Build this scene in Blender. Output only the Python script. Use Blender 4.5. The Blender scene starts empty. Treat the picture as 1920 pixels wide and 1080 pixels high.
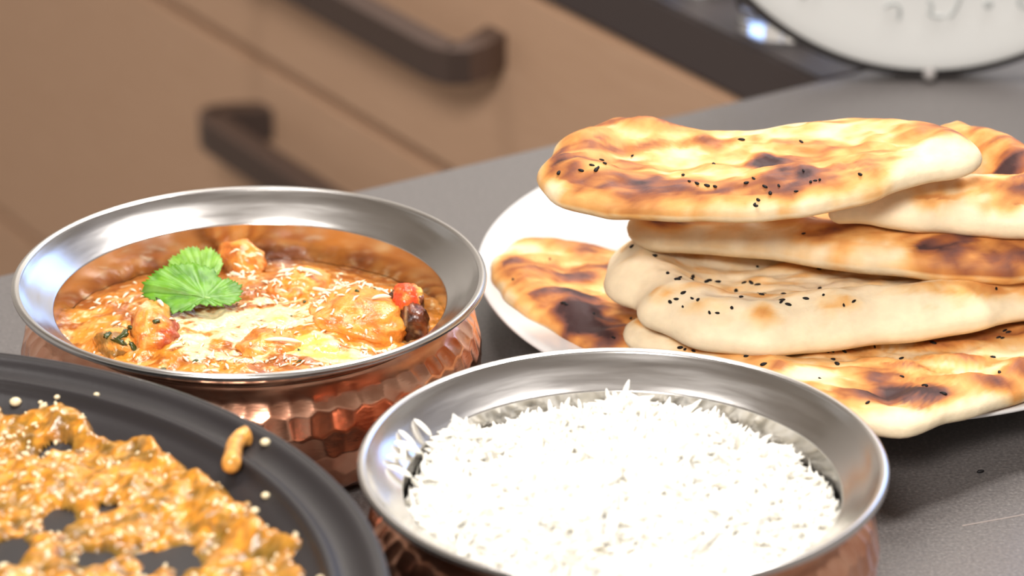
import bpy, bmesh, math, random
import numpy as np
from mathutils import Vector, Matrix

S = bpy.context.scene
C = S.collection
random.seed(7)
rng = np.random.default_rng(7)
# ================= camera =================
cd = bpy.data.cameras.new('camera'); cam = bpy.data.objects.new('camera', cd); C.objects.link(cam)
cam.location = (0, 0, .5); cam.rotation_euler = (math.radians(90-23.9), 0, 0)
cd.sensor_width = 36; cd.lens = 6500/1920*36; cd.clip_start = .05; cd.clip_end = 30
cd.dof.use_dof = True; cd.dof.focus_distance = 1.10; cd.dof.aperture_fstop = 9.4; cd.dof.aperture_blades = 0
S.camera = cam
# ================= world, lamps, exposure =================
w = bpy.data.worlds.new('room_light'); S.world = w; w.use_nodes = True
w.node_tree.nodes['Background'].inputs[0].default_value = (.80, .74, .68, 1)
w.node_tree.nodes['Background'].inputs[1].default_value = .42
def area(name, loc, target, sx, sy, power, col):
    l = bpy.data.lights.new(name, 'AREA'); l.shape = 'RECTANGLE'; l.size = sx; l.size_y = sy
    l.energy = power; l.color = col
    o = bpy.data.objects.new(name, l); C.objects.link(o); o.location = loc
    o.rotation_euler = (Vector(target)-Vector(loc)).to_track_quat('-Z', 'Y').to_euler()
    return o
area('key_lamp', (-.33, -.50, 1.22), (0, 1.0, 0), .46, .40, 32, (1, .95, .90))
area('ceiling_lamp', (.50, 1.55, 1.75), (.0, 1.0, 0), .36, .36, 25, (1, .96, .92))
area('ceiling_lamp', (-.38, 1.45, 1.9), (0, 1.1, 0), .30, .24, 10, (1, .96, .92))
area('added_wall_fill', (.3, 2.75, 2.3), (.9, 3.36, .9), .9, .3, 26, (1, .95, .88))  # added unseen lamp, brightens the far wall so the worktop reflects it
area('window_light', (1.35, 3.32, 1.15), (1.30, 0, 1.0), 1.1, 1.5, 14, (.30, .50, 1))
S.view_settings.view_transform = 'Standard'; S.view_settings.look = 'None'
S.view_settings.gamma = 1; S.view_settings.use_curve_mapping = False
S.view_settings.exposure = 0.36
S.cycles.use_denoising = True
S.cycles.sample_clamp_indirect = 6

# ================= measured data (metres) =================
D = {'butter': [[-0.061, 0.999, 0.012280701754385965, 0.00608695652173913, 1], [-0.0664, 1.005, 0.008771929824561403, 0.006956521739130435, 1], [-0.0759, 1.0215, 0.008771929824561403, 0.0052173913043478265, 0.5], [-0.0817, 1.005, 0.008771929824561403, 0.004347826086956522, 0.3]],
 'cream': [[-0.0932, 1.0215, 0.015789473684210527, 0.01217391304347826, 1], [-0.0797, 1.0257, 0.015789473684210527, 0.010869565217391304, 1], [-0.1022, 1.005, 0.010526315789473684, 0.009565217391304347, 0.9], [-0.068, 1.003, 0.010526315789473684, 0.00782608695652174, 1], [-0.0542, 0.9978, 0.013157894736842105, 0.005652173913043478, 1.1], [-0.0856, 1.0112, 0.014035087719298246, 0.009565217391304347, 0.9], [-0.1084, 1.0174, 0.005263157894736842, 0.00782608695652174, 0.8], [-0.0912, 0.995, 0.015789473684210527, 0.00608695652173913, 0.7], [-0.0725, 1.0215, 0.010526315789473684, 0.008695652173913044, 0.8], [-0.0613, 1.005, 0.008771929824561403, 0.008695652173913044, 0.9], [-0.0599, 1.0471, 0.010526315789473684, 0.0052173913043478265, 0.5], [-0.0805, 1.0384, 0.010526315789473684, 0.00608695652173913, 0.5], [-0.0996, 0.995, 0.008771929824561403, 0.00608695652173913, 0.7]],
 'disc': [],
 'gr': [[-0.0901, 1.0633, 0.0061403508771929825, 0.0052173913043478265, 26], [-0.0759, 1.0492, 0.007894736842105263, 0.00608695652173913, 34], [-0.0562, 1.0427, 0.009649122807017544, 0.00608695652173913, 34], [-0.0473, 1.0414, 0.007894736842105263, 0.00391304347826087, 22], [-0.0592, 1.0319, 0.007017543859649123, 0.004347826086956522, 18], [-0.0768, 1.0362, 0.010526315789473684, 0.00608695652173913, 18], [-0.1283, 1.0448, 0.012280701754385965, 0.01217391304347826, 22], [-0.1207, 1.076, 0.010526315789473684, 0.00782608695652174, 18], [-0.0908, 0.9908, 0.014035087719298246, 0.0034782608695652175, 30], [-0.0672, 0.99, 0.014035087719298246, 0.003043478260869565, 24], [-0.0531, 1.0536, 0.005263157894736842, 0.0034782608695652175, 14], [-0.0443, 1.0049, 0.008771929824561403, 0.0034782608695652175, 14], [-0.1053, 1.0029, 0.005263157894736842, 0.008695652173913044, 8], [-0.0549, 1.0152, 0.010526315789473684, 0.008695652173913044, 14],
        [-0.1197, 1.011, 0.014035087719298246, 0.013043478260869565, 16], [-0.0786, 1.009, 0.021052631578947368, 0.013043478260869565, 20], [-0.0384, 1.0362, 0.007017543859649123, 0.004347826086956522, 12], [-0.072, 1.0737, 0.017543859649122806, 0.008695652173913044, 10], [-0.1177, 1.0624, 0.007017543859649123, 0.006521739130434782, 12]],
 'herb': [[-0.1136, 1.0064, 0.0425, 0.0036], [-0.1102, 0.9881, 0.042, 0.003], [-0.1266, 1.0193, 0.037, 0.003], [-0.1242, 1.0071, 0.036, 0.0045], [-0.1225, 1.0131, 0.037, 0.004], [-0.125, 1.0032, 0.035, 0.005], [-0.1298, 1.0171, 0.0365, 0.0026], [-0.0998, 0.9916, 0.0385, 0.0018], [-0.1144, 1.0276, 0.038, 0.003], [-0.1297, 1.0072, 0.035, 0.003], [-0.068, 1.036, 0.039, 0.0016], [-0.0717, 1.0241, 0.039, 0.0012], [-0.0677, 0.9985, 0.039, 0.0014], [-0.0507, 1.0315, 0.041, 0.0015], [-0.1207, 1.003, 0.036, 0.004], [-0.0454, 1.0389, 0.04, 0.002], [-0.0331, 1.0061, 0.043, 0.001], [-0.0673, 0.9916, 0.037, 0.0016]],
 'leaf': [[-0.12061, 1.03317, 0.04385], [-0.11988, 1.03177, 0.04315], [-0.12002, 1.02985, 0.04226], [-0.11795, 1.02977, 0.04209], [-0.11797, 1.02873, 0.0416], [-0.11642, 1.02919, 0.04171], [-0.11628, 1.02799, 0.04114], [-0.11496, 1.02837, 0.04124], [-0.11372, 1.02904, 0.04146], [-0.11426, 1.02727, 0.04067], [-0.11309, 1.02707, 0.0405], [-0.11356, 1.02559, 0.03985], [-0.11182, 1.02543, 0.03965], [-0.11241, 1.02424, 0.03914], [-0.11099, 1.02452, 0.03917], [-0.11017, 1.02171, 0.03781], [-0.10794, 1.02399, 0.03872], [-0.10727, 1.02192, 0.03771], [-0.10598, 1.02327, 0.03826], [-0.10417, 1.02272, 0.03788], [-0.10389, 1.02429, 0.03859], [-0.10315, 1.02606, 0.03937], [-0.10226, 1.02492, 0.03878], [-0.10109, 1.02535, 0.0389], [-0.09912, 1.02457, 0.03841], [-0.09797, 1.02604, 0.03901], [-0.09633, 1.02593, 0.03885], [-0.09543, 1.02691, 0.03925], [-0.09434, 1.02636, 0.03892], [-0.09366, 1.02773, 0.03952], [-0.09152, 1.02743, 0.03923], [-0.09062, 1.02842, 0.03963], [-0.08925, 1.02956, 0.04007],
          [-0.08816, 1.03079, 0.04058], [-0.08881, 1.03213, 0.04125], [-0.08785, 1.03383, 0.04198], [-0.08852, 1.03541, 0.04276], [-0.08806, 1.03673, 0.04334], [-0.08952, 1.03697, 0.04355], [-0.09031, 1.03802, 0.04409], [-0.09135, 1.03753, 0.04394], [-0.0925, 1.03827, 0.04436], [-0.09379, 1.03794, 0.04429], [-0.09486, 1.03739, 0.0441], [-0.0969, 1.039, 0.04499], [-0.09754, 1.04158, 0.04624], [-0.09921, 1.04117, 0.04616], [-0.10022, 1.0418, 0.04652], [-0.10212, 1.04125, 0.04639], [-0.10414, 1.04245, 0.04708], [-0.10606, 1.0423, 0.04714], [-0.10797, 1.04181, 0.04704], [-0.10983, 1.04079, 0.04669], [-0.11122, 1.04122, 0.04698], [-0.11244, 1.04007, 0.04653], [-0.11367, 1.04039, 0.04676], [-0.11456, 1.03933, 0.04632], [-0.11654, 1.0386, 0.04611], [-0.11685, 1.03753, 0.04563], [-0.11846, 1.03653, 0.04528], [-0.11869, 1.03517, 0.04466], [-0.1201, 1.0346, 0.04449]],
 'leaf2': [[-0.11347, 1.05187, 0.04149], [-0.1141, 1.05548, 0.0426], [-0.11342, 1.05629, 0.04289], [-0.11304, 1.0577, 0.04335], [-0.11137, 1.0578, 0.04347], [-0.11025, 1.05865, 0.0438], [-0.11069, 1.06063, 0.0444], [-0.10912, 1.06073, 0.04452], [-0.10835, 1.06241, 0.04509], [-0.10681, 1.06165, 0.04493], [-0.10539, 1.06256, 0.04529], [-0.1044, 1.06112, 0.04489], [-0.10355, 1.0589, 0.04423], [-0.10222, 1.06111, 0.045], [-0.10071, 1.06064, 0.04493], [-0.0992, 1.06017, 0.04486], [-0.09867, 1.05819, 0.04427], [-0.09713, 1.05737, 0.04409], [-0.09658, 1.05497, 0.04336], [-0.09554, 1.05261, 0.04267], [-0.09615, 1.04995, 0.0418], [-0.09643, 1.04678, 0.04078], [-0.09862, 1.04305, 0.03949], [-0.10245, 1.04191, 0.03893], [-0.10751, 1.04438, 0.03944]],
 'leafc': [[-0.0999, 1.0289, 0.0405], [-0.1006, 1.0397, 0.0383]],
 'loose': [0.1488, 0.9832, 0.0],
 'lumps': [['chicken_piece', [-0.1153, 1.014, 0.0345], [0.0077192982456140355, 0.014, 0.0085], 10, 'sauce-coated chicken chunk with a red charred edge and dark herbs, below the green leaf', 'edge'], ['chicken_piece', [-0.0501, 1.0284, 0.0325], [0.017543859649122806, 0.0175, 0.0085], -4, 'largest orange chicken chunk, lying beside the dark charred piece', 'plain'], ['chicken_piece', [-0.0342, 1.0293, 0.034], [0.0059649122807017545, 0.011, 0.009], 20, 'small chicken piece charred nearly black at the bowl wall', 'char'], ['tomato_piece', [-0.034, 1.0285, 0.0412], [0.004912280701754386, 0.005, 0.0042], 5, 'small bright red piece of cooked tomato on top of the charred chicken', 'tomato'], ['chicken_piece', [-0.0916, 1.0752, 0.033], [0.00631578947368421, 0.01, 0.0075], 30, 'orange chicken chunk standing up just behind the green leaf', 'plain'],
           ['chicken_piece', [-0.0708, 1.0517, 0.033], [0.008771929824561403, 0.012, 0.006], -25, 'chicken chunk under a shred of cream in the middle of the curry', 'plain'], ['chicken_piece', [-0.0776, 1.0056, 0.0335], [0.009649122807017544, 0.01, 0.005], -5, 'rounded orange chicken chunk surrounded by cream near the rim', 'plain'], ['chicken_piece', [-0.1275, 1.0096, 0.032], [0.0059649122807017545, 0.01, 0.0055], 30, 'small orange chicken chunk half sunk by dark green herbs', 'herb']],
 'n1': {'bump': 0.0045,
        'edge': 0.011,
        'label': 'topmost flatbread of the stack, blistered golden brown with a dark charred patch',
        'lip': 0.35,
        'outline': [[0.0083, 1.035, 0.078], [0.0108, 1.0485, 0.08], [0.0179, 1.0616, 0.081], [0.0336, 1.0722, 0.081], [0.0476, 1.0677, 0.082], [0.0719, 1.0613, 0.083], [0.095, 1.0664, 0.084], [0.1161, 1.0668, 0.085], [0.1296, 1.0613, 0.086], [0.1411, 1.0559, 0.087], [0.1506, 1.0403, 0.087], [0.1451, 1.0276, 0.086], [0.1337, 1.0262, 0.084], [0.124, 1.0228, 0.083], [0.1151, 1.0174, 0.081], [0.1013, 1.0134, 0.079], [0.0845, 1.0131, 0.076], [0.0727, 1.0133, 0.075], [0.0575, 1.0142, 0.075], [0.0406, 1.0144, 0.076], [0.0279, 1.0142, 0.077], [0.0162, 1.0217, 0.077]],
        'seed': 3,
        'seeds': [[0.06484, 1.03554], [0.05473, 1.02777], [0.05634, 1.02215], [0.05869, 1.02149], [0.06193, 1.02142], [0.06445, 1.02091], [0.07637, 1.00823], [0.0779, 1.01547], [0.07626, 1.00212], [0.07681, 1.02167], [0.07456, 1.02056], [0.08185, 1.01711], [0.09006, 1.01653], [0.09265, 1.02347], [0.11038, 1.02063], [0.09477, 1.01928], [0.09614, 1.0196], [0.09767, 1.01981], [0.08462, 1.01891], [0.08022, 1.01879], [0.02556, 1.02866], [0.02758, 1.02716], [0.02969, 1.03013], [0.02215, 1.02769], [0.01503, 1.03014], [0.03908, 1.04492], [0.02887, 1.03809], [0.02688, 1.02616], [0.07442, 1.04799], [0.09386, 1.04836]],
        'spots': [[0.0849, 1.0365, 0.0069, 0.0038, 0.75], [0.0824, 1.0357, 0.0036, 0.003, 0.25], [0.1001, 1.0438, 0.0127, 0.006, 0.35], [0.0675, 1.0481, 0.0109, 0.0034, 0.45], [0.0407, 1.0222, 0.0047, 0.003, 0.22], [0.1092, 1.0303, 0.0127, 0.006, 0.2], [0.0254, 1.0193, 0.0073, 0.0051, 0.2], [0.0355, 1.0175, 0.0055, 0.0051, 0.2], [0.0491, 1.0182, 0.0064, 0.006, 0.25], [0.0915, 1.0209, 0.0109, 0.0051, 0.3], [0.0155, 1.0392, 0.0109, 0.0094, 0.2], [0.1275, 1.0432, 0.0109, 0.0043, 0.15], [0.1397, 1.0288, 0.0145, 0.0106, -0.6], [0.1219, 1.0059, 0.0109, 0.0077, -0.5], [0.0233, 1.0, 0.0127, 0.0034, -0.3], [0.0273, 1.0285, 0.0055, 0.0043, -0.4]],
        'thick': 0.0115},
 'n2': {'bump': 0.003, 'edge': 0.013, 'label': 'pale puffy-edged flatbread tucked under the end of the topmost one', 'lip': 0.9, 'outline': [[0.103, 1.0391, 0.067], [0.1112, 1.0621, 0.066], [0.1291, 1.0834, 0.067], [0.1478, 1.0905, 0.069], [0.1596, 1.0846, 0.07], [0.1707, 1.0735, 0.07], [0.1826, 1.0571, 0.069], [0.1836, 1.0392, 0.066], [0.1771, 1.0286, 0.063], [0.1652, 1.0295, 0.063], [0.1534, 1.0321, 0.063], [0.1416, 1.0343, 0.063], [0.1278, 1.0351, 0.064], [0.1151, 1.038, 0.065]], 'seed': 8, 'seeds': [], 'spots': [[0.137, 1.0592, 0.0109, 0.0043, 0.5], [0.1624, 1.0536, 0.0073, 0.0077, 0.5], [0.1621, 1.0381, 0.0073, 0.0043, 0.2], [0.1255, 1.0183, 0.0218, 0.0128, -0.7], [0.1509, 1.0172, 0.0182, 0.0106, -0.5]], 'thick': 0.014},
 'n3': {'bump': 0.003, 'edge': 0.011, 'label': 'golden flatbread in the middle of the stack with a crack across its folded edge', 'lip': 0.35, 'outline': [[0.0392, 1.0581, 0.052], [0.0417, 1.0643, 0.054], [0.0538, 1.0773, 0.053], [0.0988, 1.1004, 0.048], [0.1357, 1.1028, 0.047], [0.1708, 1.0918, 0.048], [0.1872, 1.0683, 0.05], [0.1815, 1.0303, 0.051], [0.1653, 1.0248, 0.05], [0.1534, 1.0257, 0.05], [0.1364, 1.0278, 0.05], [0.1196, 1.0326, 0.05], [0.1043, 1.0369, 0.05], [0.0908, 1.0422, 0.05], [0.0771, 1.0466, 0.05], [0.0597, 1.0493, 0.05], [0.0457, 1.0493, 0.05], [0.0405, 1.0523, 0.051]], 'seed': 13, 'seeds': [[0.09554, 1.04513]], 'spots': [[0.0475, 1.0547, 0.0073, 0.0034, 0.4], [0.1196, 1.0192, 0.0064, 0.0068, 0.4], [0.138, 1.0294, 0.0127, 0.0051, 0.4], [0.1585, 1.027, 0.0109, 0.006, 0.35], [0.103, 1.0252, 0.0164, 0.0051, 0.15], [0.0675, 1.0353, 0.0109, 0.0064, -0.3], [0.0847, 1.0333, 0.0109, 0.0064, -0.2], [0.1419, 1.0346, 0.0091, 0.0034, -0.2]], 'thick': 0.0135},
 'n4': {'bump': 0.0035,
        'edge': 0.013,
        'label': 'large cream-coloured flatbread scattered with black seeds, below the folded one',
        'lip': 0.7,
        'outline': [[0.0311, 1.0558, 0.036], [0.0335, 1.0678, 0.037], [0.0415, 1.0773, 0.038], [0.0581, 1.0852, 0.036], [0.0986, 1.0912, 0.034], [0.1351, 1.0912, 0.034], [0.1674, 1.0875, 0.035], [0.1867, 1.0714, 0.037], [0.1852, 1.0427, 0.036], [0.1737, 1.0291, 0.036], [0.1663, 1.0257, 0.036], [0.1533, 1.019, 0.036], [0.1353, 1.0124, 0.036], [0.1179, 1.0088, 0.035], [0.092, 1.0045, 0.034], [0.0782, 1.0021, 0.034], [0.0664, 1.0045, 0.034], [0.0565, 1.0102, 0.034], [0.0482, 1.0179, 0.035], [0.0415, 1.024, 0.036], [0.0387, 1.0342, 0.036], [0.0333, 1.0402, 0.036]],
        'seed': 21,
        'seeds': [[0.03984, 1.05797], [0.04686, 1.05128], [0.05468, 1.03298], [0.05088, 1.03745], [0.05365, 1.02951], [0.05891, 1.03994], [0.05954, 1.04529], [0.06415, 1.0453], [0.06492, 1.0465], [0.06779, 1.04721], [0.06471, 1.03921], [0.0656, 1.03935], [0.05546, 1.02291], [0.05303, 1.02164], [0.05495, 1.0181], [0.05805, 1.01919], [0.05983, 1.01728], [0.06322, 1.01223], [0.05099, 1.02181], [0.07037, 1.01246], [0.0736, 1.04104], [0.07404, 1.02208], [0.07642, 1.04467], [0.07871, 1.04478], [0.08055, 1.03558], [0.08111, 1.02907], [0.08241, 1.03478], [0.08648, 1.01587], [0.08844, 1.03177], [0.08867, 1.01507], [0.08674, 1.01711], [0.09448, 1.01759], [0.09846, 1.02947], [0.10013, 1.01795], [0.10494, 1.03907], [0.10112, 1.04143], [0.10643, 1.01464], [0.10981, 1.01627], [0.15712, 1.02824], [0.08074, 1.04354], [0.06575, 1.01166], [0.10713, 1.06399], [0.10838, 1.05854], [0.11063, 1.06338], [0.10577, 1.06477], [0.11256, 1.06116], [0.10385, 1.05762], [0.0819, 1.0609], [0.10193, 1.05599],
                  [0.10823, 1.06447]],
        'spots': [[0.0801, 1.01, 0.0044, 0.0034, 0.4], [0.0718, 1.0407, 0.0055, 0.0034, 0.25], [0.095, 1.0465, 0.0109, 0.0034, 0.15], [0.0621, 1.0572, 0.0055, 0.0034, 0.12], [0.0823, 1.0409, 0.0455, 0.0213, -0.25], [0.0581, 1.0121, 0.0255, 0.017, -0.4], [0.1267, 1.0138, 0.0455, 0.017, -0.45], [0.0368, 1.0423, 0.0091, 0.0255, -0.4]],
        'thick': 0.013},
 'n5': {'bump': 0.0036,
        'edge': 0.01,
        'label': 'lowest flatbread hanging over the plate rim beside the rice bowl, one big brown scorch',
        'lip': 0.3,
        'outline': [[0.037, 1.0289, 0.025], [0.0372, 1.0381, 0.025], [0.0423, 1.044, 0.025], [0.0532, 1.05, 0.025], [0.079, 1.0653, 0.024], [0.1254, 1.0809, 0.023], [0.1712, 1.0832, 0.023], [0.1853, 1.0675, 0.023], [0.1832, 1.029, 0.023], [0.1733, 1.0027, 0.023], [0.162, 0.9888, 0.024], [0.1489, 0.979, 0.025], [0.1377, 0.9697, 0.026], [0.1303, 0.9628, 0.027], [0.1216, 0.9583, 0.027], [0.1118, 0.9594, 0.027], [0.101, 0.9673, 0.027], [0.0872, 0.9819, 0.026], [0.0714, 0.9984, 0.025], [0.0552, 1.0157, 0.025], [0.0434, 1.0227, 0.025]],
        'seed': 34,
        'seeds': [[0.08416, 1.01196], [0.08751, 1.00688], [0.10182, 1.01214], [0.10309, 1.01293], [0.10713, 1.01357], [0.10276, 1.00677], [0.10369, 1.002], [0.09714, 0.98888], [0.09593, 1.01544], [0.12322, 0.99038], [0.12964, 0.98292], [0.13469, 0.97605], [0.11023, 0.96774], [0.14839, 0.99418], [0.15471, 0.99504], [0.1548, 1.01197], [0.16217, 1.02928], [0.16105, 1.03013], [0.15823, 1.02449], [0.15959, 1.02426], [0.1365, 1.01961], [0.1254, 1.01163], [0.08002, 0.99765], [0.07503, 1.00448], [0.05606, 1.01708], [0.05857, 1.01553], [0.05438, 1.0181], [0.11736, 1.01785]],
        'spots': [[0.1218, 0.9785, 0.01, 0.0068, 0.75], [0.1128, 0.9724, 0.0073, 0.0051, 0.35], [0.1212, 0.9884, 0.0145, 0.0085, 0.25], [0.1265, 0.976, 0.0091, 0.0051, 0.3], [0.1547, 0.9866, 0.0055, 0.0051, 0.15], [0.1006, 0.9841, 0.0091, 0.0085, 0.1], [0.0468, 1.0244, 0.0109, 0.0085, -0.4], [0.0911, 0.9927, 0.0109, 0.0068, -0.3], [0.1215, 0.9595, 0.0164, 0.0068, -0.35], [0.157, 1.0166, 0.0091, 0.0085, -0.1]],
        'thick': 0.01},
 'n6': {'bump': 0.0036,
        'edge': 0.009,
        'label': 'browned flatbread lying alone against the white plate rim, half covered',
        'lip': 0.2,
        'outline': [[-0.0074, 1.0978, 0.021], [-0.0048, 1.1075, 0.021], [0.0019, 1.1174, 0.021], [0.0084, 1.1198, 0.021], [0.0188, 1.1206, 0.019], [0.0337, 1.1163, 0.018], [0.0542, 1.1129, 0.015], [0.0681, 1.0933, 0.0145], [0.0684, 1.0645, 0.0145], [0.0549, 1.0442, 0.015], [0.0387, 1.0355, 0.0165], [0.0247, 1.0388, 0.0175], [0.0142, 1.0503, 0.019], [0.0045, 1.0619, 0.02], [-0.0036, 1.0756, 0.021]],
        'seed': 47,
        'seeds': [[0.00036, 1.07839], [0.01306, 1.09743], [0.0272, 1.05284], [0.01712, 1.05767], [0.01817, 1.05639], [0.03347, 1.04008], [0.04101, 1.0552], [0.03977, 1.05564]],
        'spots': [[0.023, 1.0464, 0.0087, 0.0094, 0.55], [0.03, 1.042, 0.0064, 0.0094, 0.35], [0.0269, 1.0626, 0.0073, 0.0077, 0.4], [0.02, 1.0837, 0.0091, 0.0055, 0.35], [0.0089, 1.0605, 0.0073, 0.0051, 0.25], [0.0142, 1.0541, 0.0055, 0.0043, 0.2], [0.0259, 1.1056, 0.0055, 0.0034, 0.4], [0.0045, 1.0834, 0.0045, 0.0051, -0.1]],
        'thick': 0.009},
 'panpts': {'drip': [[-0.0755, 0.8996, 0.0565], [-0.0782, 0.8982, 0.0565], [-0.0798, 0.894, 0.0565], [-0.0798, 0.8862, 0.0565], [-0.0799, 0.8791, 0.0565]],
            'fills': [[-0.073, 0.8549, 0.008695652173913044, 0.008125], [-0.0865, 0.8938, 0.003188405797101449, 0.009375], [-0.083, 0.8676, 0.008695652173913044, 0.009375], [-0.1078, 0.8905, 0.02318840579710145, 0.01875], [-0.1125, 0.9214, 0.01884057971014493, 0.004375], [-0.1325, 0.8905, 0.017391304347826087, 0.015625], [-0.1326, 0.9178, 0.01884057971014493, 0.009375], [-0.1034, 0.9091, 0.013043478260869565, 0.005625]],
            'holes': [[-0.1153, 0.8463, 0.004347826086956522, 0.004375], [-0.0953, 0.8463, 0.005797101449275362, 0.0034375], [-0.1147, 0.8757, 0.0026086956521739132, 0.003125], [-0.1397, 0.8518, 0.004347826086956522, 0.00625], [-0.1286, 0.8708, 0.0036231884057971015, 0.004375], [-0.0767, 0.8757, 0.0036231884057971015, 0.00625], [-0.1448, 0.9393, 0.008695652173913044, 0.003125], [-0.0984, 0.9057, 0.002898550724637681, 0.0025], [-0.1334, 0.9109, 0.004347826086956522, 0.003125]],
            'specks': [[-0.1237, 0.9307, 0.056, 0.001], [-0.0711, 0.8951, 0.056, 0.0016], [-0.0694, 0.869, 0.05, 0.0013], [-0.0722, 0.864, 0.047, 0.0014], [-0.1481, 0.9318, 0.047, 0.0019], [-0.1355, 0.9309, 0.043, 0.001], [-0.1405, 0.9307, 0.044, 0.0008], [-0.1391, 0.9276, 0.042, 0.001], [-0.0515, 0.8197, 0.053, 0.0012]]},
 'scratch': [[0.1389, 0.947, 0.0], [0.1597, 0.9547, 0.0]],
 'sliv': [[-0.0614, 1.0432, 0.0385, -35, 0.014], [-0.0671, 1.0513, 0.038, -30, 0.01], [-0.0423, 1.0256, 0.0425, 12, 0.0065], [-0.0462, 0.9966, 0.041, -5, 0.0055], [-0.1131, 1.0174, 0.042, -60, 0.0045], [-0.0744, 1.0548, 0.038, 5, 0.007], [-0.0729, 1.0007, 0.038, -8, 0.012], [-0.1067, 0.9988, 0.037, 30, 0.005]],
 'tips': [[[-0.1203, 1.0326, 0.0436], [-0.1102, 1.0224, 0.0381], [-0.1038, 1.0234, 0.0382], [-0.0973, 1.0265, 0.0392], [-0.0881, 1.0332, 0.0417], [-0.1051, 1.0419, 0.0469], [-0.1145, 1.0386, 0.046], [-0.0937, 1.0378, 0.0442]], [[-0.1136, 1.0562, 0.0428], [-0.1083, 1.0623, 0.045], [-0.1054, 1.0624, 0.0452], [-0.0998, 1.0606, 0.045], [-0.0958, 1.0528, 0.0427]]]}

# ---------- noise and shape helpers (numpy, vectorised) ----------
def _h(i, j, s):
    v = np.sin(i*127.1 + j*311.7 + s*74.7)*43758.5453
    return v - np.floor(v)
def vnoise(x, y, s=0):
    x = np.asarray(x, float); y = np.asarray(y, float)
    i = np.floor(x); j = np.floor(y); fx = x-i; fy = y-j
    fx = fx*fx*(3-2*fx); fy = fy*fy*(3-2*fy)
    a = _h(i, j, s); b = _h(i+1, j, s); c = _h(i, j+1, s); d = _h(i+1, j+1, s)
    return (a*(1-fx)+b*fx)*(1-fy)+(c*(1-fx)+d*fx)*fy
def fbm(x, y, s=0, o=4):
    t = 0; a = .5; n = 0
    for k in range(o):
        t = t+a*vnoise(x*2**k+k*7.3, y*2**k-k*3.1, s+k); n += a; a *= .5
    return t/n
def sstep(a, b, x):
    t = np.clip((x-a)/(b-a), 0, 1); return t*t*(3-2*t)
def smooth_loop(P, n):
    """closed Catmull-Rom loop through P, resampled to n points"""
    P = np.array(P, float); m = len(P); out = []
    for k in range(m):
        p0, p1, p2, p3 = P[k-1], P[k], P[(k+1) % m], P[(k+2) % m]
        for t in np.linspace(0, 1, 12, endpoint=False):
            out.append(.5*((2*p1)+(-p0+p2)*t+(2*p0-5*p1+4*p2-p3)*t*t+(-p0+3*p1-3*p2+p3)*t**3))
    out = np.array(out); q = np.vstack([out, out[:1]])
    L = np.r_[0, np.cumsum(np.linalg.norm(np.diff(q[:, :2], axis=0), axis=1))]
    s = np.linspace(0, L[-1], n, endpoint=False)
    return np.stack([np.interp(s, L, q[:, k]) for k in range(q.shape[1])], 1)
def loop_dist(x, y, L):
    """distance of points to the closed loop L (x, y columns)"""
    d = np.full(x.shape, 9.)
    A = L[:, :2]; B = np.roll(A, -1, 0)
    for a, b in zip(A, B):
        e = b-a; l2 = e@e+1e-12
        t = np.clip(((x-a[0])*e[0]+(y-a[1])*e[1])/l2, 0, 1)
        d = np.minimum(d, np.hypot(x-a[0]-t*e[0], y-a[1]-t*e[1]))
    return d
class Naan:
    def __init__(s, outline, thick, seed, lip=.25, bump=.0022, edge=.011):
        s.L = smooth_loop(outline, 150); s.T = thick; s.seed = seed; s.lip = lip; s.bump = bump; s.edge = edge
        # a hand-torn wavering edge
        c = s.L[:, :2].mean(0); a = np.arange(150)/150*2*math.pi
        w = 1+.012*np.sin(a*9+seed)+.010*np.sin(a*17+2*seed)
        s.L[:, :2] = c+(s.L[:, :2]-c)*w[:, None]
        s.c = c
    def mid(s, x, y):
        w = 0; z = 0
        for q in s.L[::5]:
            k = 1/((x-q[0])**2+(y-q[1])**2+1.2e-4)**1.5
            w = w+k; z = z+k*q[2]
        return z/w
    def relief(s, x, y):
        n = fbm(x*42, y*76, s.seed, 3)
        m = fbm(x*110+5, y*190, s.seed+9, 3)
        return (n-.5)*2, (m-.5)*2
    def top(s, x, y):
        x = np.atleast_1d(np.asarray(x, float)); y = np.atleast_1d(np.asarray(y, float))
        d = loop_dist(x, y, s.L)
        n, m = s.relief(x, y)
        prof = np.sqrt(1-(1-np.clip(d/s.edge, 0, 1))**2)
        t = s.T*.5*prof*(1+s.lip*(np.exp(-((d-.9*s.edge)/(.7*s.edge))**2)-.5*sstep(s.edge, s.edge*2.2, d)))
        return s.mid(x, y)+t+(n*s.bump+m*s.bump*.45)*sstep(0, s.edge*1.2, d), d, n, m


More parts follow.
